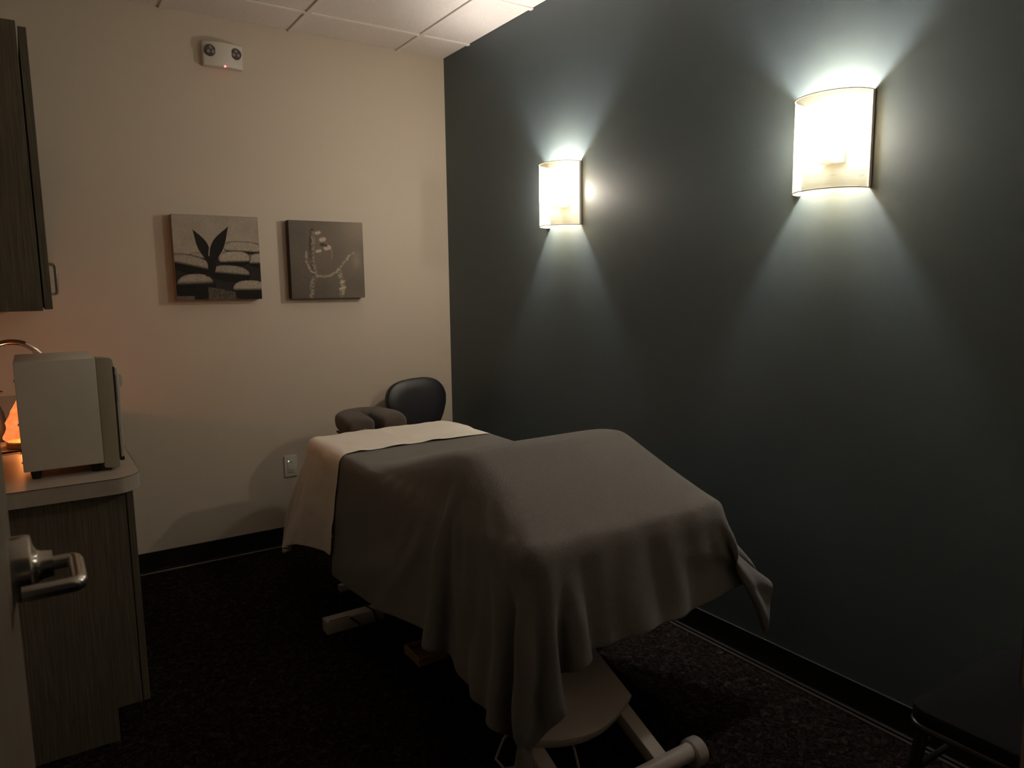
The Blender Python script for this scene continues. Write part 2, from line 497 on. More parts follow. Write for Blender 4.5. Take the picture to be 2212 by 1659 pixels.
# ------------------------------------------------------------------ canvas prints
rng = np.random.default_rng(4)
def smooth_noise(n, cells):
    g = rng.random((cells + 2, cells + 2))
    t = np.linspace(0, cells, n)
    i = np.minimum(t.astype(int), cells)
    f = t - i
    f = f * f * (3 - 2 * f)
    a = g[i][:, i] * (1 - f)[None, :] + g[i][:, i + 1] * f[None, :]
    b = g[i + 1][:, i] * (1 - f)[None, :] + g[i + 1][:, i + 1] * f[None, :]
    return a * (1 - f)[:, None] + b * f[:, None]
def sstep(a, b, x):
    t = np.clip((x - a) / (b - a), 0, 1)
    return t * t * (3 - 2 * t)
NP_ = 200
vv, uu = np.meshgrid(np.linspace(0, 1, NP_), np.linspace(0, 1, NP_), indexing='ij')
def paint_stones():
    g1, g2 = smooth_noise(NP_, 90), smooth_noise(NP_, 7)
    c = 0.43 + 0.09 * (g1 - 0.5) + 0.07 * (g2 - 0.5)
    c = np.where(vv < 0.46 + 0.04 * np.sin(uu * 3), 0.020 + 0.02 * g1, c)
    def stone(uc, vc, rw, rh, rot, light, cut, soft=0.10):
        nonlocal c
        du, dv = uu - uc, vv - vc
        a = math.radians(rot)
        x = (du * math.cos(a) + dv * math.sin(a)) / rw
        y = (-du * math.sin(a) + dv * math.cos(a)) / rh
        r = np.abs(x) ** 2.6 + np.abs(y) ** 2.3
        lit = sstep(cut - 0.16, cut + 0.25, y) * (0.75 + 0.5 * g1) * (1 - 0.5 * sstep(0.55, 1.0, r))
        col = 0.014 + light * lit
        m = 1 - sstep(0.90, 1.0, r)
        c = c * (1 - m) + col * m
        rim = sstep(0.85, 0.98, r) * (1 - sstep(1.0, 1.14, r))
        c = c * (1 - 0.75 * rim)
    stone(0.80, 0.625, 0.24, 0.075, -2, 0.44, -0.55)
    stone(0.30, 0.515, 0.14, 0.050, 2, 0.36, -0.40)
    stone(1.02, 0.475, 0.17, 0.090, 0, 0.44, -0.35)
    stone(0.17, 0.425, 0.25, 0.105, -12, 0.38, -0.10)
    stone(0.69, 0.495, 0.195, 0.090, 2, 0.48, -0.40)
    stone(0.64, 0.315, 0.23, 0.100, -5, 0.34, 0.00)
    stone(0.22, 0.165, 0.22, 0.150, 2, 0.40, 0.25)
    stone(0.86, 0.120, 0.215, 0.115, 0, 0.42, 0.00)
    m = (vv < 0.10 + 0.05 * np.sin(uu * 5)) * (uu > 0.36) * (uu < 0.68)
    c = np.where(m, 0.05 + 0.10 * g1, c)
    c = np.where((vv < 0.05) & (uu < 0.2), 0.10 + 0.08 * g1, c)
    def leaf(u0, v0, u1, v1, w, bend):
        nonlocal c
        L = math.hypot(u1 - u0, v1 - v0)
        dx, dy = (u1 - u0) / L, (v1 - v0) / L
        s = ((uu - u0) * dx + (vv - v0) * dy) / L
        q = -(uu - u0) * dy + (vv - v0) * dx
        q = q - bend * np.sin(PI * np.clip(s, 0, 1))
        half = w * np.sin(PI * np.clip(s, 0, 1) ** 0.9) ** 1.25
        inside = (s > 0) & (s < 1) & (np.abs(q) < half)
        edge = (s > 0.1) & (s < 1) & (np.abs(q) < half + 0.012) & (vv > 0.52)
        c = np.where(edge, np.maximum(c, 0.44), c)
        c = np.where(inside, 0.020, c)
    leaf(0.40, 0.43, 0.22, 0.84, 0.062, -0.018)
    leaf(0.40, 0.40, 0.645, 0.885, 0.072, 0.020)
    stem = (np.abs(uu - 0.40 - 0.02 * np.sin(vv * 20)) < 0.045) & (vv < 0.50) & (vv > 0.28)
    c = np.where(stem, 0.018, c)
    return c, (1.0, 0.86, 0.69)
def paint_splash():
    g1, g2 = smooth_noise(NP_, 100), smooth_noise(NP_, 5)
    c = 0.16 + 0.06 * uu + 0.10 * sstep(0.5, 1.0, vv) * sstep(0.5, 1, uu) - 0.04 * sstep(0.55, 0.0, vv) + 0.03 * (g1 - 0.5) + 0.03 * (g2 - 0.5)
    c += 0.09 * np.exp(-((uu - 0.90) ** 2 / 0.004 + (vv - 0.50) ** 2 / 0.012))
    c += 0.02 * np.exp(-((uu - 0.40) ** 2 / 0.02 + (vv - 0.62) ** 2 / 0.05))
    def stroke(pts, w, val, tex_amt=0.6):
        nonlocal c
        best = np.full_like(c, 9.0)
        for (a, b), (d, e) in zip(pts, pts[1:]):
            L2 = (d - a) ** 2 + (e - b) ** 2
            t = np.clip(((uu - a) * (d - a) + (vv - b) * (e - b)) / L2, 0, 1)
            best = np.minimum(best, np.hypot(uu - a - t * (d - a), vv - b - t * (e - b)))
        m = (1 - sstep(w * 0.4, w, best)) * (1 - tex_amt + tex_amt * sstep(0.35, 0.7, smooth_noise(NP_, 60)))
        c = c * (1 - m) + val * m
    stroke([(0.30, 0.88), (0.27, 0.72), (0.28, 0.52), (0.31, 0.32)], 0.030, 0.045, 0.5)
    stroke([(0.31, 0.85), (0.31, 0.70), (0.29, 0.50), (0.33, 0.34)], 0.036, 0.34, 0.7)
    stroke([(0.21, 0.60), (0.21, 0.48), (0.26, 0.36), (0.36, 0.29), (0.50, 0.29), (0.62, 0.35), (0.71, 0.46), (0.78, 0.55), (0.86, 0.60)], 0.020, 0.42, 0.75)
    stroke([(0.35, 0.29), (0.45, 0.275), (0.55, 0.30)], 0.014, 0.34, 0.3)
    stroke([(0.48, 0.72), (0.56, 0.62), (0.55, 0.52)], 0.016, 0.30, 0.6)
    stroke([(0.32, 0.28), (0.27, 0.18), (0.26, 0.03)], 0.045, 0.34, 0.9)
    stroke([(0.64, 0.36), (0.68, 0.24), (0.69, 0.12), (0.67, 0.05)], 0.045, 0.46, 0.85)
    stroke([(0.66, 0.20), (0.71, 0.22)], 0.020, 0.60, 0.3)
    stroke([(0.65, 0.12), (0.72, 0.14)], 0.022, 0.60, 0.3)
    stroke([(0.76, 0.50), (0.80, 0.57)], 0.012, 0.56, 0.3)
    for (a, b, w) in ((0.37, 0.845, 0.026), (0.43, 0.76, 0.036), (0.49, 0.655, 0.040), (0.37, 0.61, 0.026)):
        stroke([(a - 0.012, b), (a + 0.03, b + 0.01)], w, 0.62, 0.15)
    stroke([(0.42, 0.70), (0.48, 0.69)], 0.03, 0.07, 0.2)
    return c, (1.0, 0.83, 0.66)

def canvas(x0, x1, z0, z1, painter, edge, label, rot=0.0):
    t = thing('canvas_print', ((x0 + x1) / 2, -0.028, z0), label, 'picture', 'canvas prints on the tan wall')
    MB().box(x0, x1, -0.055, -0.001, z0, z1, 0.003, 2).obj('canvas_frame', edge, t)
    c, tint = painter()
    vs_ = np.stack([x0 + 0.001 + uu * (x1 - x0 - 0.002), np.full_like(uu, -0.0556), z0 + 0.001 + vv * (z1 - z0 - 0.002)], -1).reshape(-1, 3)
    idx = np.arange(NP_ * NP_).reshape(NP_, NP_)
    fs = np.stack([idx[:-1, :-1], idx[:-1, 1:], idx[1:, 1:], idx[1:, :-1]], -1).reshape(-1, 4)
    me = bpy.data.meshes.new('print')
    me.from_pydata(vs_.tolist(), [], fs.tolist())
    at = me.color_attributes.new('print', 'FLOAT_COLOR', 'POINT')
    cc = np.clip(c, 0, 1).reshape(-1, 1) * np.array([tint])
    at.data.foreach_set('color', np.concatenate([cc, np.ones((len(cc), 1))], 1).astype(np.float32).ravel())
    me.materials.append(PRINT)
    link('print', me, t, smooth=False)
canvas(-1.549, -1.139, 1.363, 1.781, paint_stones, CANVASW, 'square canvas print of stacked dark stones and a two-leaf sprig')
canvas(-0.984, -0.570, 1.360, 1.774, paint_splash, CANVASD, 'square brown canvas print of a pale water splash')

# ------------------------------------------------------------------ emergency light
em = thing('emergency_light', (-1.25, 0, 2.50), 'white two-lamp emergency light with red indicator high on tan wall', 'emergency light')
x0, x1, z0, z1 = -1.349, -1.162, 2.503, 2.616
n = 14
pts = [(x1, 0.0), (x0, 0.0)] + [(x0 + (x1 - x0) * k / n, -0.034 - 0.020 * math.sin(PI * k / n)) for k in range(n + 1)]
body = MB().prism(pts, z0, z1, 'Z', 0.004).obj('housing', WHITE, em)
for cx, tilt in ((-1.316, 0), (-1.197, 1)):
    cz = 2.572
    hd = MB().lathe([(0, 0.0), (0.0275, 0.0), (0.028, -0.012), (0.025, -0.016), (0.0, -0.016)], (cx, -0.034, cz), 'Y', 28).obj('lamp_head', LENSD, em, label='round lamp head')
    for k in range(3):
        a = math.radians(90 + 120 * k)
        MB().lathe([(0.0, 0), (0.0085, 0), (0.0078, -0.003), (0, -0.0045)], (cx + 0.0120 * math.cos(a), -0.0500, cz + 0.0120 * math.sin(a)), 'Y', 14).obj('lens', LENSM, hd)
MB().lathe([(0, 0), (0.0045, 0), (0.0045, -0.004), (0, -0.006)], (-1.252, -0.050, 2.5045), 'Y', 14).obj('indicator_light', LEDR, em, label='red indicator light')

# ------------------------------------------------------------------ wall outlet
ol = thing('wall_outlet', (-1.025, 0, 0.38), 'white outlet plate with small green light beside the sheet', 'outlet')
MB().prism(rounded(-1.060, -0.990, 0.384, 0.502, 0.004), -0.006, 0.0, 'Y', 0.0015).obj('cover_plate', WHITE, ol)
MB().prism(rounded(-1.042, -1.008, 0.408, 0.478, 0.003), -0.009, -0.005, 'Y', 0.001).obj('receptacle', WHITE, ol)
MB().lathe([(0, 0), (0.003, 0), (0.003, -0.002), (0, -0.003)], (-1.038, -0.0085, 0.472), 'Y', 12).obj('indicator_light', LEDG, ol, label='green indicator light')
for sx, sz in ((-1.030, 0.465), (-1.020, 0.465), (-1.030, 0.421), (-1.020, 0.421)):
    MB().box(sx - 0.0012, sx + 0.0012, -0.0095, -0.0085, sz - 0.005, sz + 0.005).obj('slot', BLACK, ol, smooth=False)

# ------------------------------------------------------------------ cabinets
CY = -1.48
ucab = thing('upper_cabinet', ((XL - 2.12) / 2, -0.75, 1.354), 'grey-brown wood laminate wall cabinet above the counter', 'cabinet')
MB().box(XL + 0.006, -2.1235, CY, -0.002, 1.354, 2.137, 0.001, 1).obj('body', LAMI, ucab)
dw = (-CY - 0.006) / 3
for k in range(3):
    ya = CY + 0.001 + k * (dw + 0.002)
    dr = MB().box(-2.1195, -2.0995, ya, ya + dw - 0.002, 1.358, 2.124, 0.001, 1).obj('cabinet_door', LAMI, ucab)
    hy = ya + (dw - 0.07 if k % 2 == 0 else 0.05)
    hx = -2.0995
    MB().tube([(hx, hy, 1.503), (hx + 0.018, hy, 1.503), (hx + 0.026, hy, 1.500), (hx + 0.0285, hy, 1.492), (hx + 0.0285, hy, 1.412), (hx + 0.026, hy, 1.404), (hx + 0.018, hy, 1.401), (hx, hy, 1.401)], 0.0042, 10).obj('pull_handle', CHROME, dr, label='nickel D-shaped pull')

bcab = thing('base_cabinet', ((XL - 1.95) / 2, -0.75, 0), 'grey-brown wood laminate base cabinet under the counter', 'cabinet')
bb = MB()
XK = XL + 0.006
bb.box(XK, -1.9585, CY, CY + 0.019, 0.108, 0.800, 0.001, 1)
bb.box(XK, -1.9585, -0.021, -0.002, 0.108, 0.800, 0.001, 1)
bb.box(XK, -1.9585, CY + 0.019, -0.021, 0.108, 0.127)
bb.box(XK, XK + 0.012, CY + 0.019, -0.021, 0.127, 0.800)
bb.obj('body', LAMI, bcab)
MB().box(XL + 0.006, -2.029, CY, -0.002, 0.0, 0.108).obj('plinth', LAMI, bcab, smooth=False)
for k in range(3):
    ya = CY + 0.001 + k * (dw + 0.002)
    dr = MB().box(-1.9555, -1.9365, ya, ya + dw - 0.002, 0.108, 0.797, 0.001, 1).obj('cabinet_door', LAMI, bcab)
    hy = ya + (dw - 0.07 if k % 2 == 0 else 0.05)
    hx = -1.9365
    MB().tube([(hx, hy, 0.74), (hx + 0.018, hy, 0.74), (hx + 0.0285, hy, 0.731), (hx + 0.0285, hy, 0.647), (hx + 0.018, hy, 0.638), (hx, hy, 0.638)], 0.0042, 10).obj('pull_handle', CHROME, dr)

# countertop with cut-out for the sink
CTX, CTY, CT0, CT1 = -1.912, -1.522, 0.802, 0.850
SK = (-2.30, -2.00, -0.56, -0.12)    # sink opening
ct = thing('countertop', ((XL + CTX) / 2, -0.75, CT0), 'beige laminate countertop with rounded front corner', 'countertop')
top = MB()
R_ = 0.085
near = [(XL, CTY), (CTX - R_, CTY)] + [(CTX - R_ + R_ * math.sin(a), CTY + R_ - R_ * math.cos(a)) for a in [PI / 2 * k / 10 for k in range(1, 11)]] + [(CTX, SK[2]), (XL, SK[2])]
top.prism(near, CT0, CT1, 'Z')
top.box(XL, CTX, SK[3], -0.001, CT0, CT1)
top.box(XL, SK[0], SK[2], SK[3], CT0, CT1)
top.box(SK[1], CTX, SK[2], SK[3], CT0, CT1)
top.obj('slab', COUNTER, ct)
MB().box(XL + 0.02, CTX - 0.02, -0.020, -0.001, CT1, CT1 + 0.100, 0.002, 1).obj('side_splash', COUNTER, ct)
MB().box(XL, XL + 0.019, CTY + 0.02, -0.001, CT1, CT1 + 0.100, 0.002, 1).obj('back_splash', COUNTER, ct)
ed = MB()
p1 = [(XL, CTY - 0.0008), (CTX - R_, CTY - 0.0008)] + [(CTX - R_ + (R_ + 0.0008) * math.sin(a), CTY + R_ - (R_ + 0.0008) * math.cos(a)) for a in [PI / 2 * k / 10 for k in range(1, 11)]] + [(CTX + 0.0008, -0.03)]
ed.tube([(x, y, CT1 - 0.0005) for x, y in p1], 0.0009, 6)
ed.obj('edge_seam', mat('seam_brown', (0.07, 0.05, 0.035), rough=0.6), ct)

# sink and faucet
sk = thing('sink', (-2.15, -0.34, 0.70), 'small steel drop-in sink behind the towel cabinet', 'sink')
m = MB()
wl = 0.006
m.box(SK[0], SK[0] + wl, SK[2], SK[3], 0.70, CT1)
m.box(SK[1] - wl, SK[1], SK[2], SK[3], 0.70, CT1)
m.box(SK[0], SK[1], SK[2], SK[2] + wl, 0.70, CT1)
m.box(SK[0], SK[1], SK[3] - wl, SK[3], 0.70, CT1)
m.box(SK[0], SK[1], SK[2], SK[3], 0.694, 0.70)
m.obj('basin', CHROME, sk)
m = MB()
for (a, b, c, d) in ((SK[0] - 0.012, SK[0] + 0.008, SK[2] - 0.012, SK[3] + 0.012), (SK[1] - 0.008, SK[1] + 0.012, SK[2] - 0.012, SK[3] + 0.012), (SK[0], SK[1], SK[2] - 0.012, SK[2] + 0.008), (SK[0], SK[1], SK[3] - 0.008, SK[3] + 0.012)):
    m.box(a, b, c, d, CT1, CT1 + 0.003, 0.001, 1)
m.obj('rim', CHROME, sk)
fy = -0.40
fc = thing('faucet', (-2.345, fy, CT1), 'chrome gooseneck faucet rising behind the towel cabinet', 'faucet')
cxf, czf, rf = -2.232, 1.105, 0.108
arc = [(-2.340, fy, CT1 + 0.03), (-2.340, fy, 1.00)] + [(cxf - rf * math.cos(a), fy, czf + rf * math.sin(a)) for a in [math.radians(d) for d in range(0, 146, 8)]]
MB().tube(arc, 0.0115, 14).obj('spout', POLISH, fc)
e0 = Vector(arc[-1]); dd = (Vector(arc[-1]) - Vector(arc[-2])).normalized()
MB().tube([e0 - dd * 0.012, e0 + dd * 0.016], 0.0138, 14).obj('spout_tip', POLISH, fc)
MB().lathe([(0, 0), (0.030, 0), (0.030, 0.006), (0.020, 0.014), (0.018, 0.07), (0.012, 0.08), (0, 0.08)], (-2.340, fy, CT1), 'Z', 24).obj('base', POLISH, fc)
MB().tube([(-2.33, fy - 0.01, CT1 + 0.05), (-2.33, fy - 0.045, CT1 + 0.075), (-2.33, fy - 0.085, CT1 + 0.11)], [0.009, 0.006, 0.005], 10).obj('lever', POLISH, fc)

bt = thing('soap_bottle', (-2.293, -0.50, CT1), 'dark bottle with chrome pump at the left edge by the salt lamp', 'bottle')
bt_y = -0.615
bt.location.y = bt_y
MB().lathe([(0, 0), (0.028, 0), (0.030, 0.005), (0.029, 0.06), (0.024, 0.105), (0.014, 0.135), (0.010, 0.150), (0, 0.150)], (-2.293, bt_y, CT1 + 0.0005), 'Z', 28).obj('bottle_body', BLACK, bt)
pm = MB().lathe([(0, 0), (0.011, 0), (0.012, 0.010), (0.006, 0.012), (0.005, 0.030), (0.013, 0.032), (0.014, 0.045), (0.008, 0.050), (0, 0.050)], (-2.293, bt_y, CT1 + 0.150), 'Z', 20)
pm.tube([(-2.293, bt_y, CT1 + 0.190), (-2.280, bt_y - 0.0, CT1 + 0.191), (-2.268, bt_y, CT1 + 0.186)], 0.005, 10)
pm.obj('pump', POLISH, bt)

# ------------------------------------------------------------------ towel cabinet
tw = thing('towel_warmer', (-2.09, -1.225, CT1), 'cream hot towel cabinet standing on the beige countertop', 'towel cabinet')
TY0, TY1 = -1.400, -1.055
MB().box(-2.2105, -2.001, TY0, TY1, 0.877, 1.206, 0.004, 2).obj('housing', TOWELBODY, tw)
bz = [(-2.001, 0.862), (-1.966, 0.857), (-1.958, 0.862), (-1.954, 1.185), (-1.956, 1.198), (-1.964, 1.2045), (-2.001, 1.2055)]
bzm = MB().prism(bz, TY0 + 0.001, TY1 - 0.001, 'Y', 0.002)
for v in bzm.bm.verts:      # its top falls away to the rear side
    v.co.z -= max(0.0, v.co.z - 1.10) / 0.10 * (v.co.y - TY0) * 0.055
bzm.obj('front_bezel', TOWELBEZEL, tw)
dr = MB().prism([(-1.9575, 0.889), (-1.947, 0.889), (-1.945, 0.895), (-1.941, 1.10), (-1.943, 1.168), (-1.946, 1.173), (-1.953, 1.173)], TY0 + 0.004, TY1 - 0.004, 'Y', 0.0025).obj('towel_cabinet_door', TOWELDOOR, tw)
MB().prism([(-1.944, 1.155), (-1.934, 1.149), (-1.931, 1.143), (-1.931, 1.120), (-1.936, 1.112), (-1.944, 1.109)], TY0 + 0.010, TY1 - 0.010, 'Y', 0.0015).obj('door_handle', TOWELDOOR, dr)
MB().box(-1.9535, -1.9485, TY0 + 0.0025, TY0 + 0.006, 1.065, 1.150, 0.001, 1).obj('finger_recess', GREYPL, dr)
MB().box(-1.9560, -1.944, TY0 + 0.006, TY0 + 0.05, 0.878, 0.890, 0.001, 1).obj('hinge_block', BLACK, tw)
MB().box(-1.9572, -1.9530, TY0 + 0.0005, TY1 - 0.0005, 0.885, 1.176).obj('dark_gap_strip', BLACK, tw, smooth=False)  # black strip put in to draw the dark gap between bezel and door
for fx in (-2.180, -2.022):
    for fy_ in (TY0 + 0.03, TY1 - 0.03):
        MB().lathe([(0, 0), (0.011, 0), (0.0145, 0.020), (0.0150, 0.0285), (0, 0.0285)], (fx, fy_, CT1 + 0.0002), 'Z', 20).obj('foot', BLACK, tw)
for zz in (0.905, 1.02, 1.15):
    MB().lathe([(0, 0), (0.004, 0), (0.003, -0.0025), (0, -0.003)], (-2.2105, TY0 + 0.012, zz), 'X', 12).obj('screw', CHROME, tw)

# ------------------------------------------------------------------ salt lamp
sl = thing('salt_lamp', (-2.205, -0.79, CT1), 'glowing orange salt rock lamp behind the towel cabinet', 'lamp')
b = bmesh.new()
bmesh.ops.create_icosphere(b, subdivisions=4, radius=1.0)
random.seed(3)
from mathutils import noise
for v in b.verts:
    h = (v.co.z + 1) / 2
    w = 0.066 * (1 - h ** 1.6) ** 0.75 + 0.004
    if h < 0.08:
        w *= 0.80 + 2.5 * h
    nz = noise.noise(v.co * 1.7 + Vector((3, 1, 5))) * 0.22 + noise.noise(v.co * 5) * 0.07
    q = Vector((v.co.x, v.co.y, 0))
    q = q.normalized() if q.length > 1e-4 else Vector((0, 0, 0))
    v.co = Vector((q.x * w * (1 + nz), q.y * w * (1 + nz), h * 0.165 + 0.02))
for v in b.verts:
    v.co += Vector((-2.205, -0.79, CT1))
me = bpy.data.meshes.new('salt_rock')
b.to_mesh(me)
b.free()
me.materials.append(SALT)
link('salt_rock', me, sl)
MB().lathe([(0, 0), (0.008, 0.004), (0.013, 0.016), (0.014, 0.024), (0.010, 0.034), (0, 0.038)], (-2.205, -0.79, CT1 + 0.045), 'Z', 16).obj('lamp_bulb', emat('salt_lamp_bulb', (1.0, 0.72, 0.42), 320.0), sl)
MB().lathe([(0, 0), (0.058, 0), (0.062, 0.004), (0.062, 0.020), (0.058, 0.024), (0, 0.024)], (-2.205, -0.79, CT1 + 0.0002), 'Z', 32).obj('lamp_base', WOODB, sl)
cp = [(-2.175, -0.852, CT1 + 0.010), (-2.19, -0.88, CT1 + 0.008)] + [(-2.20 - 0.016 * k, -0.905 + 0.004 * math.sin(k), CT1 + 0.0055) for k in range(1, 15)]
cm = MB().tube(cp, 0.0042, 8)
for k in range(8):
    t = k / 8
    x = -2.196 - 0.030 * t
    cm.lathe([(0, -0.0018), (0.0075, -0.0018), (0.0075, 0.0018), (0, 0.0018)], (x, -0.905, CT1 + 0.0078), 'X', 10)
cm.obj('power_cord', BLACK, sl, label='black ribbed power cord')

# ------------------------------------------------------------------ massage table
TX0, TX1, TYF, TYH, TZ0, TZ1 = -1.150, -0.425, -2.50, -0.735, 0.62, 0.728
tb = thing('massage_table', (-0.79, -1.6, 0), 'white framed electric massage table under the blanket', 'massage table')
MB().box(TX0, TX1, TYF, TYH, TZ0, TZ1, 0.035, 4).obj('padded_top', VINYL, tb, label='black padded table top')
MB().box(TX0 + 0.05, TX1 - 0.05, TYF + 0.06, TYH - 0.06, 0.575, 0.622, 0.006, 2).obj('top_frame', STEELW, tb)
BXL, BXR = -1.092, -0.764
for bx in (BXL, BXR):
    MB().box(bx - 0.024, bx + 0.024, -2.62, -2.15, 0.118, 0.158, 0.004, 2, rot=Matrix.Rotation(math.radians(24), 3, 'X')).obj('leg', STEELW, tb)
    MB().tube([(bx, -2.17, 0.235), (bx, -1.45, 0.585)], 0.024, 12).obj('lift_arm', STEELW, tb)
MB().tube([(BXL - 0.11, -2.592, 0.052), (BXR + 0.11, -2.592, 0.052)], 0.026, 20).obj('cross_bar', STEELW, tb)
for wx in (BXR + 0.125, BXL - 0.125):
    MB().lathe([(0, -0.024), (0.034, -0.024), (0.041, -0.018), (0.042, 0.0), (0.041, 0.018), (0.034, 0.024), (0.018, 0.022), (0, 0.022)], (wx, -2.592, 0.0425), 'X', 32).obj('wheel', mat('grey_wheel', (0.30, 0.265, 0.235), rough=0.55), tb, label='grey end wheel')
# cover plate between the legs, resting on their slope
pl = []
for k in range(13):
    t = k / 12
    pl.append((BXL - 0.03 + t * (BXR - BXL + 0.06), -2.415 - 0.055 * math.sin(PI * t)))
pl += [(BXR + 0.03, -2.14), (BXL - 0.03, -2.14)]
b = MB()
b.prism(pl, -0.018, 0.018, 'Z', 0.005)
bmesh.ops.rotate(b.bm, cent=Vector((-0.9, -2.385, 0)), matrix=Matrix.Rotation(math.radians(24), 3, 'X'), verts=b.bm.verts)
bmesh.ops.translate(b.bm, vec=Vector((0, -0.01, 0.170)), verts=b.bm.verts)
plate = b.obj('base_cover', STEELW, tb, label='pale curved cover plate')
lowf = MB()
for bx in (-0.90, -0.70):
    lowf.box(bx - 0.022, bx + 0.022, -2.20, -0.85, 0.028, 0.072, 0.004, 2)
lowf.obj('floor_frame', STEELW, tb)
MB().box(-1.072, -0.50, -0.845, -0.815, 0.020, 0.052, 0.004, 2).obj('cross_member', STEELW, tb)
for gx_ in (-1.05, -0.52):
    MB().lathe([(0, 0), (0.022, 0), (0.024, 0.006), (0.012, 0.020), (0, 0.020)], (gx_, -0.83, 0.0002), 'Z', 18).obj('foot', BLACK, tb)
MB().box(-0.95, -0.86, -1.9, -1.3, 0.10, 0.30, 0.01, 2).obj('motor_housing', STEELW, tb)
MB().tube([(-0.905, -1.6, 0.29), (-0.905, -1.6, 0.58)], 0.03, 16).obj('lift_column', STEELW, tb)
MB().tube([(-1.085, -2.36, 0.205), (-1.16, -2.37, 0.16), (-1.205, -2.40, 0.135), (-1.200, -2.435, 0.125), (-1.13, -2.450, 0.115), (-1.095, -2.462, 0.095), (-1.090, -2.480, 0.05), (-1.105, -2.52, 0.012), (-1.15, -2.58, 0.007)], 0.0042, 8).obj('cable', CABLEW, tb, label='looped grey cable')
MB().tube([(-0.96, -2.38, 0.155), (-0.965, -2.44, 0.09), (-0.985, -2.50, 0.03), (-1.01, -2.60, 0.007)], 0.0042, 8).obj('cable', CABLEW, tb)

# ------------------------------------------------------------------ face cradle
fcx, fcy, fcz = -0.785, -0.560, 0.748
cr = thing('face_cradle', (fcx, fcy, 0.60), 'horseshoe face cradle cushion in grey fleece at the table head', 'face cradle')
hp = [(fcx - 0.085, fcy - 0.142, fcz - 0.004), (fcx - 0.0855, fcy - 0.134, fcz - 0.002), (fcx - 0.086, fcy - 0.115, fcz), (fcx - 0.086, fcy - 0.05, fcz + 0.003)]
hp += [(fcx + 0.086 * math.cos(a), fcy + 0.02 + 0.085 * math.sin(a), fcz + 0.005) for a in [math.radians(180 - 15 * k) for k in range(13)]]
hp += [(2 * fcx - x, y, z) for x, y, z in hp[3::-1]]
rr = [0.050, 0.062, 0.072, 0.076] + [0.074] * (len(hp) - 8) + [0.076, 0.072, 0.062, 0.050]
hm = MB()
rings = []
for k, (x, y, z) in enumerate(hp):
    a_, b_ = Vector(hp[max(k - 1, 0)]), Vector(hp[min(k + 1, len(hp) - 1)])
    d_ = (b_ - a_); d_.z = 0; d_.normalize()
    nx_ = Vector((d_.y, -d_.x, 0))
    ring = []
    for q in range(20):
        a = 2 * PI * q / 20
        cx_ = math.copysign(abs(math.cos(a)) ** 0.7, math.cos(a)); cz_ = math.copysign(abs(math.sin(a)) ** 0.7, math.sin(a))
        ring.append(hm.bm.verts.new(Vector((x, y, z)) + nx_ * cx_ * rr[k] * 1.0 + Vector((0, 0, cz_ * rr[k] * 0.68))))
    rings.append(ring)
for A, B in zip(rings, rings[1:]):
    for q in range(20):
        hm.bm.faces.new((A[q], A[(q + 1) % 20], B[(q + 1) % 20], B[q]))
hm.bm.faces.new(rings[0]); hm.bm.faces.new(rings[-1][::-1])
for v in hm.bm.verts:
    q = v.co * 17
    v.co += Vector((noise.noise(q), noise.noise(q + Vector((9, 0, 0))), noise.noise(q + Vector((0, 7, 0))))) * 0.007
cu = hm.obj('cushion', FLEECE2, cr)
ss = cu.modifiers.new('sub', 'SUBSURF'); ss.levels = 1; ss.render_levels = 2
MB().box(fcx - 0.12, fcx + 0.12, fcy - 0.15, fcy + 0.14, 0.682, 0.694, 0.004, 2).obj('support_plate', BLACK, cr)
for s_ in (-1, 1):
    MB().tube([(fcx + s_ * 0.08, fcy - 0.10, 0.680), (fcx + s_ * 0.08, -0.71, 0.665), (fcx + s_ * 0.08, -0.738, 0.665)], 0.010, 10).obj('support_rod', CHROME, cr)

# ------------------------------------------------------------------ rolling chair behind the table
ch = thing('rolling_chair', (-0.33, -0.36, 0), 'black padded rolling chair in the corner behind the table', 'chair')
def outline(w_top, w_bot, hgt, n=48, pw=3.4):
    out = []
    for k in range(n):
        a = 2 * PI * k / n
        ca, sa = math.cos(a), math.sin(a)
        x = math.copysign(abs(ca) ** (2 / pw), ca)
        z = math.copysign(abs(sa) ** (2 / pw), sa)
        w = w_bot + (w_top - w_bot) * sstep(-1.0, 0.35, np.float64(z))
        out.append((x * float(w) / 2, z * hgt / 2 + 0.018 * (1 - x * x) * (1 if z > 0 else 0)))
    return out
b = MB()
ol_ = outline(0.385, 0.27, 0.305)
rings = []
for dy, sc in ((0.030, 0.90), (0.026, 0.97), (0.012, 1.0), (-0.012, 1.0), (-0.026, 0.965), (-0.034, 0.88), (-0.039, 0.6), (-0.040, 0.25)):
    rings.append([b.bm.verts.new((x * sc, dy, z * sc)) for x, z in ol_])
for A, B in zip(rings, rings[1:]):
    for k in range(len(A)):
        b.bm.faces.new((A[k], A[(k + 1) % len(A)], B[(k + 1) % len(B)], B[k]))
b.bm.faces.new(rings[0]); b.bm.faces.new(rings[-1][::-1])
for v in b.bm.verts:
    v.co.y -= 0.35 * v.co.x ** 2
bmesh.ops.rotate(b.bm, cent=Vector((0, 0, 0)), matrix=Matrix.Rotation(math.radians(-9), 3, 'X') @ Matrix.Rotation(math.radians(-4), 3, 'Y'), verts=b.bm.verts)
bmesh.ops.translate(b.bm, vec=Vector((-0.326, -0.165, 0.722)), verts=b.bm.verts)
b.obj('backrest', VINYL, ch)
MB().tube([(-0.33, -0.13, 0.70), (-0.33, -0.115, 0.55), (-0.33, -0.13, 0.46), (-0.33, -0.20, 0.43), (-0.33, -0.33, 0.43)], 0.014, 10, flat=2.0).obj('back_bracket', BLACK, ch)
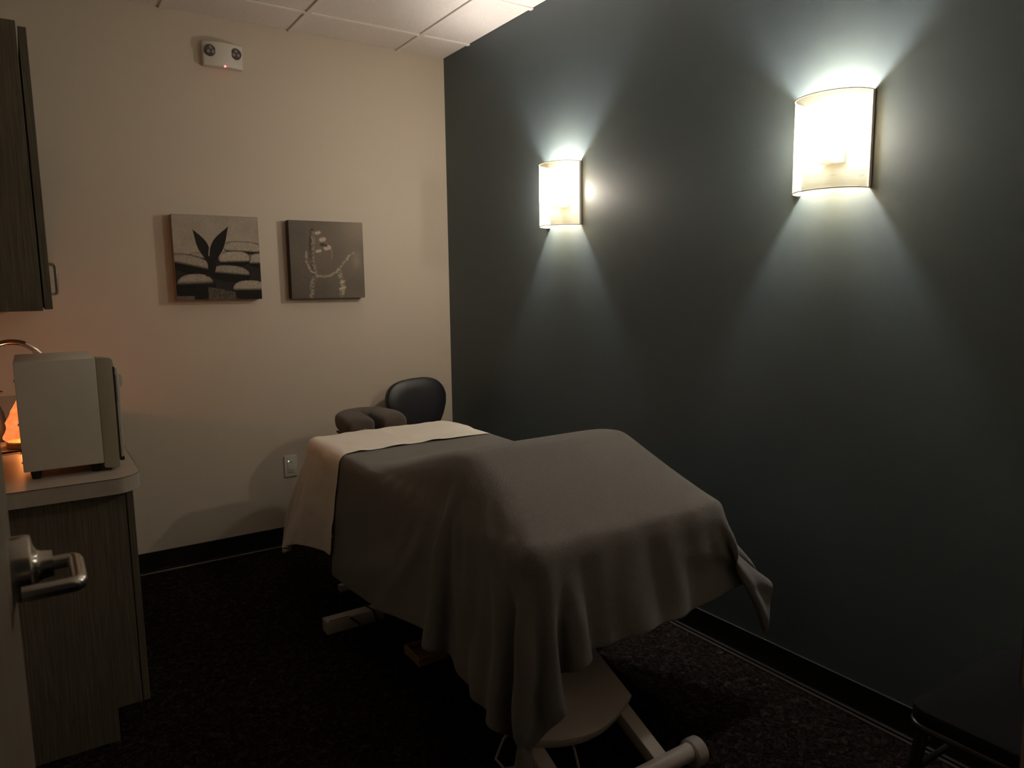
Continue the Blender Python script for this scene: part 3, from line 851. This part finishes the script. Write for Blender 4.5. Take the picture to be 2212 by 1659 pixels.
MB().lathe([(0, 0.43), (0.16, 0.43), (0.195, 0.445), (0.20, 0.475), (0.185, 0.50), (0.12, 0.515), (0, 0.515)], (-0.33, -0.36, 0), 'Z', 40).obj('seat', VINYL, ch)
MB().tube([(-0.33, -0.36, 0.09), (-0.33, -0.36, 0.435)], 0.025, 16).obj('gas_column', CHROME, ch)
for k in range(5):
    a = 2 * PI * k / 5 + 0.3
    ex, ey = -0.33 + 0.24 * math.cos(a), -0.36 + 0.24 * math.sin(a)
    MB().tube([(-0.33, -0.36, 0.10), (ex, ey, 0.075)], [0.022, 0.014], 10).obj('base_arm', BLACK, ch)
    MB().lathe([(0, -0.018), (0.024, -0.018), (0.0275, -0.012), (0.0275, 0.012), (0.024, 0.018), (0, 0.018)], (ex, ey, 0.0277), 'X', 20).obj('caster', BLACK, ch)

# ------------------------------------------------------------------ stool beside the doorway
st = thing('side_stool', (-0.33, -3.36, 0), 'black stool with tube legs in the dark lower right corner', 'stool')
sm = MB().prism(rounded(-0.562, -0.095, -3.585, -3.145, 0.045), 0.405, 0.447, 'Z', 0.010)
sm.obj('seat', mat('matte_black_vinyl', (0.008, 0.008, 0.009), rough=0.85, spec=0.08), st)
lg = mat('dark_metal_leg', (0.03, 0.028, 0.027), rough=0.35, metal=0.6)
MB().tube([(x, y, 0.404) for x, y in rounded(-0.556, -0.101, -3.579, -3.151, 0.04)] + [(-0.101, -3.191, 0.404)], 0.010, 10).obj('seat_rail', lg, st)
for lx, ly, sx, sy in ((-0.53, -3.175, -0.03, 0.045), (-0.53, -3.55, -0.03, -0.02), (-0.13, -3.175, 0.015, 0.015), (-0.13, -3.55, 0.015, -0.02)):
    MB().tube([(lx, ly, 0.405), (lx + sx, ly + sy, 0.012)], 0.014, 12).obj('leg', lg, st)
    MB().lathe([(0, 0), (0.016, 0), (0.016, 0.014), (0, 0.014)], (lx + sx, ly + sy, 0.0002), 'Z', 14).obj('leg_tip', BLACK, st)
MB().tube([(-0.54, -3.160, 0.28), (-0.125, -3.168, 0.28)], 0.008, 8).obj('stretcher', lg, st)
MB().tube([(-0.54, -3.160, 0.33), (-0.125, -3.168, 0.33)], 0.008, 8).obj('stretcher', lg, st)

# ------------------------------------------------------------------ small things on the carpet
pb = thing('power_box', (-1.13, -1.155, 0), 'white slotted plastic box on the carpet left of the table', 'box')
MB().box(-1.252, -1.00, -1.180, -1.120, 0.0, 0.056, 0.005, 2).obj('box_body', STEELW, pb)
MB().box(-1.240, -1.155, -1.1765, -1.171, 0.0555, 0.0568).obj('slot', BLACK, pb, smooth=False)
MB().tube([(-1.155, -1.16, 0.05), (-1.15, -1.185, 0.050), (-1.12, -1.19, 0.02), (-1.11, -1.21, 0.006)], 0.004, 8).obj('cord', BLACK, pb)
MB().tube([(-1.06, -1.112, 0.01), (-1.06, -1.118, 0.059), (-1.05, -1.184, 0.058), (-1.04, -1.19, 0.01)], 0.004, 8).obj('cord', BLACK, pb)
tr = thing('wooden_tray', (-1.0, -1.56, 0), 'small brown wooden tray on the carpet under the blanket hem', 'tray')
tm = MB()
tm.box(-1.055, -0.93, -1.625, -1.49, 0.0, 0.010, 0.002, 1)
tm.obj('tray_bottom', WOODB, tr)
for (a, b_, c, d) in ((-1.055, -1.045, -1.625, -1.49), (-0.940, -0.930, -1.625, -1.49), (-1.045, -0.940, -1.625, -1.615), (-1.045, -0.940, -1.50, -1.49)):
    MB().box(a, b_, c, d, 0.008, 0.034, 0.002, 1).obj('tray_side', WOODB, tr)

# ------------------------------------------------------------------ draped cloth (position based dynamics in numpy)
def push_box(P, x0, x1, y0, y1, z0, z1, r, off):
    # rounded box, pushes points out to distance off
    c = np.array([(x0 + x1) / 2, (y0 + y1) / 2, (z0 + z1) / 2])
    hh = np.array([(x1 - x0) / 2, (y1 - y0) / 2, (z1 - z0) / 2]) - r
    d = P - c
    q = np.abs(d) - hh
    qm = np.maximum(q, 0)
    ln = np.linalg.norm(qm, axis=-1)
    inside = q.max(-1) <= 0
    dist = np.where(inside, q.max(-1), ln) - r
    hit = dist < off
    nrm = qm / np.maximum(ln, 1e-9)[..., None]
    ax = np.eye(3)[q.argmax(-1)]
    nrm = np.where(inside[..., None], ax, nrm) * np.sign(d + 1e-12)
    P[hit] += (nrm * (off - dist)[..., None])[hit]
    return hit
def push_capsule(P, a, b, r, off):
    a, b = np.array(a), np.array(b)
    ab = b - a
    t = np.clip(((P - a) @ ab) / (ab @ ab), 0, 1)
    d = P - (a + t[..., None] * ab)
    ln = np.linalg.norm(d, axis=-1)
    hit = ln < r + off
    P[hit] += (d / np.maximum(ln, 1e-9)[..., None] * (r + off - ln)[..., None])[hit]
    return hit
def con(A, B, rest, k):
    n0, n1 = min(A.shape[0], B.shape[0]), min(A.shape[1], B.shape[1])
    A, B = A[:n0, :n1], B[:n0, :n1]
    d = B - A
    L = np.sqrt((d * d).sum(-1))
    c = (0.5 * k) * (L - rest) / np.maximum(L, 1e-9)
    d *= c[..., None]
    A += d
    B -= d
def relax(P, h, kb):
    for s in (0, 1):
        con(P[s:-1:2], P[s + 1::2], h, 1.0)
        con(P[:, s:-1:2], P[:, s + 1::2], h, 1.0)
    dg = h * math.sqrt(2)
    for s in (0, 1):
        con(P[s:-1:2, :-1], P[s + 1::2, 1:], dg, 0.35)
        con(P[s:-1:2, 1:], P[s + 1::2, :-1], dg, 0.35)
    for s in range(4):
        con(P[s:-2:4], P[s + 2::4], 2 * h, kb)
        con(P[:, s:-2:4], P[:, s + 2::4], 2 * h, kb)
def simulate(P, h, steps, iters, collide, mu=0.5, kb=0.15, dt=1 / 50, damp=0.985):
    V = np.zeros_like(P)
    for _ in range(steps):
        V[..., 2] -= 9.8 * dt
        V *= damp
        X = P.copy()
        P += V * dt
        for it in range(iters):
            relax(P, h, kb)
            if it % 2 == 1 or it == iters - 1:
                hit = collide(P)
                D = P - X
                P[hit] = X[hit] + D[hit] * (1 - mu)
                collide(P)
        D = P - X
        V = D / dt
        sp_ = np.linalg.norm(V, axis=-1, keepdims=True)
        V *= np.minimum(1, 2.5 / np.maximum(sp_, 1e-9))
    return P
def upsample(P):
    n, m = P.shape[:2]
    Q = np.zeros((2 * n - 1, 2 * m - 1, 3))
    Q[::2, ::2] = P
    Q[1::2, ::2] = (P[:-1] + P[1:]) / 2
    Q[:, 1::2] = (Q[:, :-1:2] + Q[:, 2::2]) / 2
    return Q
def drape(x0, x1, y0, y1, z, h, collide, s1, s2, skew=0.0, mu=0.5, kb=0.15, seed=1, warp=None):
    n, m = int(round((x1 - x0) / h)) + 1, int(round((y1 - y0) / h)) + 1
    X, Y = np.meshgrid(x0 + h * np.arange(n), y0 + h * np.arange(m), indexing='ij')
    cx, cy = X.mean(), Y.mean()
    c, s = math.cos(skew), math.sin(skew)
    P = np.stack([cx + (X - cx) * c - (Y - cy) * s, cy + (X - cx) * s + (Y - cy) * c, np.full_like(X, z)], -1)
    r = np.random.default_rng(seed)
    P[..., 2] += r.normal(0, 0.002, P.shape[:2])
    P = simulate(P, h, s1, 24, collide, mu, kb)
    P = upsample(P)
    P[..., 2] += r.normal(0, 0.0006, P.shape[:2])
    return simulate(P, h / 2, s2, 24, collide, mu, kb)
def bump_h(X, Y):
    # knee bolster under the blanket: long ramp from the head side, straight fall to the foot
    up = np.clip((-1.36 - Y) / 0.72, 0, 1)
    dn = np.clip((Y + 2.50) / 0.42, 0, 1)
    up = 0.45 * up + 0.55 * up * up * (3 - 2 * up)
    prof = np.minimum(up, dn)
    k = 0.10
    hh = np.clip(0.5 + 0.5 * (dn - up) / k, 0, 1)
    prof = np.maximum(dn * (1 - hh) + up * hh - k * hh * (1 - hh), 0)
    sl = np.clip((X - (TX0 + 0.015)) / 0.085, 0, 1)
    sr = np.clip(((TX1 + 0.010) - X) / 0.07, 0, 1)
    side = np.sqrt(np.clip(1 - (1 - sl) ** 2, 0, 1)) * np.sqrt(np.clip(1 - (1 - sr) ** 2, 0, 1))
    return 0.728 + 0.172 * prof * side
def push_bump(P, off):
    X, Y = P[..., 0], P[..., 1]
    z = bump_h(X, Y) + off
    hit = (P[..., 2] < z) & (P[..., 2] > 0.70) & (X > TX0) & (X < TX1) & (Y > TYF)
    P[..., 2][hit] = z[hit]
    return hit
def slant_left(P, off, k):
    lim = TX0 - off - k * np.clip(0.69 - P[..., 2], 0, 1)
    hit = (P[..., 0] > lim) & (P[..., 0] < TX0 + 0.05) & (P[..., 2] < 0.69) & (P[..., 1] > TYF + 0.10) & (P[..., 1] < TYH - 0.03)
    P[..., 0][hit] = lim[hit]
def col_blanket(P):
    hit = push_box(P, TX0, TX1, TYF, TYH, 0.56, TZ1, 0.03, 0.007)
    hit |= push_bump(P, 0.006)
    slant_left(P, 0.007, 0.06)
    lim = TX1 + 0.007 + 0.36 * np.clip(0.69 - P[..., 2], 0, 1)
    h2 = (P[..., 0] < lim) & (P[..., 0] > TX1 - 0.05) & (P[..., 2] < 0.69) & (P[..., 1] > TYF + 0.02)
    P[..., 0][h2] = lim[h2]
    lo = P[..., 2] < 0.012
    P[..., 2][lo] = 0.012
    w = P[..., 0] > -0.02
    P[..., 0][w] = -0.02
    return hit | lo
def col_sheet(P):
    hit = push_box(P, TX0, TX1, TYF, TYH, 0.56, TZ1, 0.03, 0.0135)
    slant_left(P, 0.0135, 0.085)
    lim = TYH + 0.022 + 0.22 * np.clip(0.69 - P[..., 2], 0, 1)
    h2 = (P[..., 1] < lim) & (P[..., 1] > TYH - 0.05) & (P[..., 2] < 0.69) & (P[..., 0] < TX1 - 0.05) & (P[..., 0] > TX0 + 0.05)
    P[..., 1][h2] = lim[h2]
    lo = P[..., 2] < 0.012
    P[..., 2][lo] = 0.012
    return hit | lo
def flare_blanket(P):
    # the far foot corner of the fleece stands off the table edge
    drop = np.clip(0.66 - P[..., 2], 0, 1)
    w = np.clip((P[..., 0] - (TX1 - 0.13)) / 0.16, 0, 1) * np.clip((-1.9 - P[..., 1]) / 0.4, 0, 1)
    P[..., 0] += 0.38 * drop * w
    P[..., 2] += 0.07 * drop * w
    # the near corner clears the floor
    w = np.clip((TX0 + 0.10 - P[..., 0]) / 0.10, 0, 1) * np.clip((-2.25 - P[..., 1]) / 0.2, 0, 1)
    P[..., 2] += 0.10 * drop * w
    return P
def fold_blanket(P):
    # fleece folds fanning out from the bolster end, and soft vertical ones across the foot
    n, m = P.shape[:2]
    gx, gy = np.gradient(P, axis=0), np.gradient(P, axis=1)
    N = np.cross(gx, gy)
    N /= np.maximum(np.linalg.norm(N, axis=-1, keepdims=True), 1e-9)
    Lx, Ly = 0.46 + (TX1 - TX0) + 0.31, 0.315 + (-1.04 - TYF)
    U, Vv = np.meshgrid(np.linspace(0, Lx, n) - 0.46, np.linspace(0, Ly, m) - 0.315, indexing='ij')
    # U: metres from the table's near edge, Vv: metres from its foot edge (negative = hanging)
    dx, dy = U - 0.11, Vv - 0.42
    r = np.hypot(dx, dy)
    ph = np.degrees(np.arctan2(-dy, -dx))        # 0 = straight out to the near side, 90 = towards the foot
    amp = np.zeros_like(r)
    for c, wd, a, r0 in ((-52, 4.0, 0.014, 0.30), (-38, 4.0, 0.018, 0.22), (-14, 4.5, 0.024, 0.16), (2, 4.0, 0.028, 0.14), (17, 4.5, 0.026, 0.14), (33, 4.5, 0.020, 0.16), (58, 4.5, 0.016, 0.12), (70, 4.0, 0.014, 0.16), (84, 4.5, 0.012, 0.22), (100, 5.0, 0.008, 0.30)):
        amp += a * np.exp(-((ph - c - 5 * np.sin(r * 7 + c)) / wd) ** 2) * np.clip((r - r0) / 0.25, 0, 1)
    amp *= np.clip((0.20 - U) / 0.10, 0, 1) + np.clip(-(Vv - 0.30) / 0.2, 0, 1) * (U > 0.1)
    amp *= np.clip(1.2 - r / 1.1, 0, 1)
    hang = np.clip(-Vv + 0.05, 0, 0.4) / 0.35
    x = U + 0.04 * np.sin(Vv * 6)
    amp += hang * (U > 0.15) * (U < 0.85) * np.clip((U - 0.15) / 0.1, 0, 1) * (0.007 * np.sin(x * 46) + 0.005 * np.sin(x * 27 + 1.0))
    amp += 0.0025 * np.sin(U * 30 + 2 * np.sin(Vv * 5)) * np.clip(-U, 0, 0.3) / 0.3
    P += N * amp[..., None]
    return P
def flare_sheet(P):
    drop = np.clip(0.68 - P[..., 2], 0, 1)
    w = np.clip((TX0 + 0.06 - P[..., 0]) / 0.06, 0, 1) * np.clip((P[..., 1] + 1.10) / 0.35, 0, 1)
    P[..., 0] -= 0.20 * drop * w
    P[..., 1] += 0.12 * drop * w
    w = np.clip((TX0 + 0.06 - P[..., 0]) / 0.06, 0, 1) * np.clip((-0.80 - P[..., 1]) / 0.3, 0, 1)
    P[..., 1] += 0.20 * drop * w
    return P
def cloth_object(name, P, m, thick, label, cat):
    n, k = P.shape[:2]
    idx = np.arange(n * k).reshape(n, k)
    fs = np.stack([idx[:-1, :-1], idx[1:, :-1], idx[1:, 1:], idx[:-1, 1:]], -1).reshape(-1, 4)
    me = bpy.data.meshes.new(name)
    me.from_pydata(P.reshape(-1, 3).tolist(), [], fs.tolist())
    me.materials.append(m)
    o = link(name, me, None, smooth=False, label=label, cat=cat)
    for p in me.polygons:
        p.use_smooth = True
    sd = o.modifiers.new('thick', 'SOLIDIFY'); sd.thickness = thick; sd.offset = 1.0
    ss = o.modifiers.new('sub', 'SUBSURF'); ss.levels = 1; ss.render_levels = 1
    return o
PBK = drape(TX0 - 0.46, TX1 + 0.31, TYF - 0.315, -1.04, 0.93, 0.034, col_blanket, 130, 50, skew=0.0, mu=0.9, kb=0.2, seed=2)
PBK = fold_blanket(flare_blanket(PBK))
cloth_object('blanket', PBK, FLEECE, 0.004, 'grey fleece blanket draped over the massage table', 'blanket')
PSH = drape(TX0 - 0.38, TX1 + 0.34, -1.170, TYH + 0.17, 0.77, 0.030, col_sheet, 100, 40, mu=0.9, kb=0.05, seed=5)
def wrinkle(P, amp, f1, f2, ylo, yhi):
    # soft crumples along the cloth normal plus a wandering hem
    n, m = P.shape[:2]
    gx, gy = np.gradient(P, axis=0), np.gradient(P, axis=1)
    N = np.cross(gx, gy)
    N /= np.maximum(np.linalg.norm(N, axis=-1, keepdims=True), 1e-9)
    for i in range(n):
        for j in range(m):
            u, v = i / n, j / m
            a = noise.noise(Vector((u * f1, v * f2, 1.3))) + 0.5 * noise.noise(Vector((u * f1 * 2.3, v * f2 * 2.1, 7.1)))
            P[i, j] += N[i, j] * amp * max(a + 0.25, 0)
            P[i, j, 1] += 0.010 * noise.noise(Vector((u * 9.0, 0.0, 4.0))) * (1 - v) ** 2
    return P
PSH = flare_sheet(PSH)
PSH = wrinkle(PSH, 0.0075, 13.0, 5.0, 0, 1)
cloth_object('sheet', PSH, SHEET, 0.002, 'ivory sheet folded over the head end of the table', 'sheet')
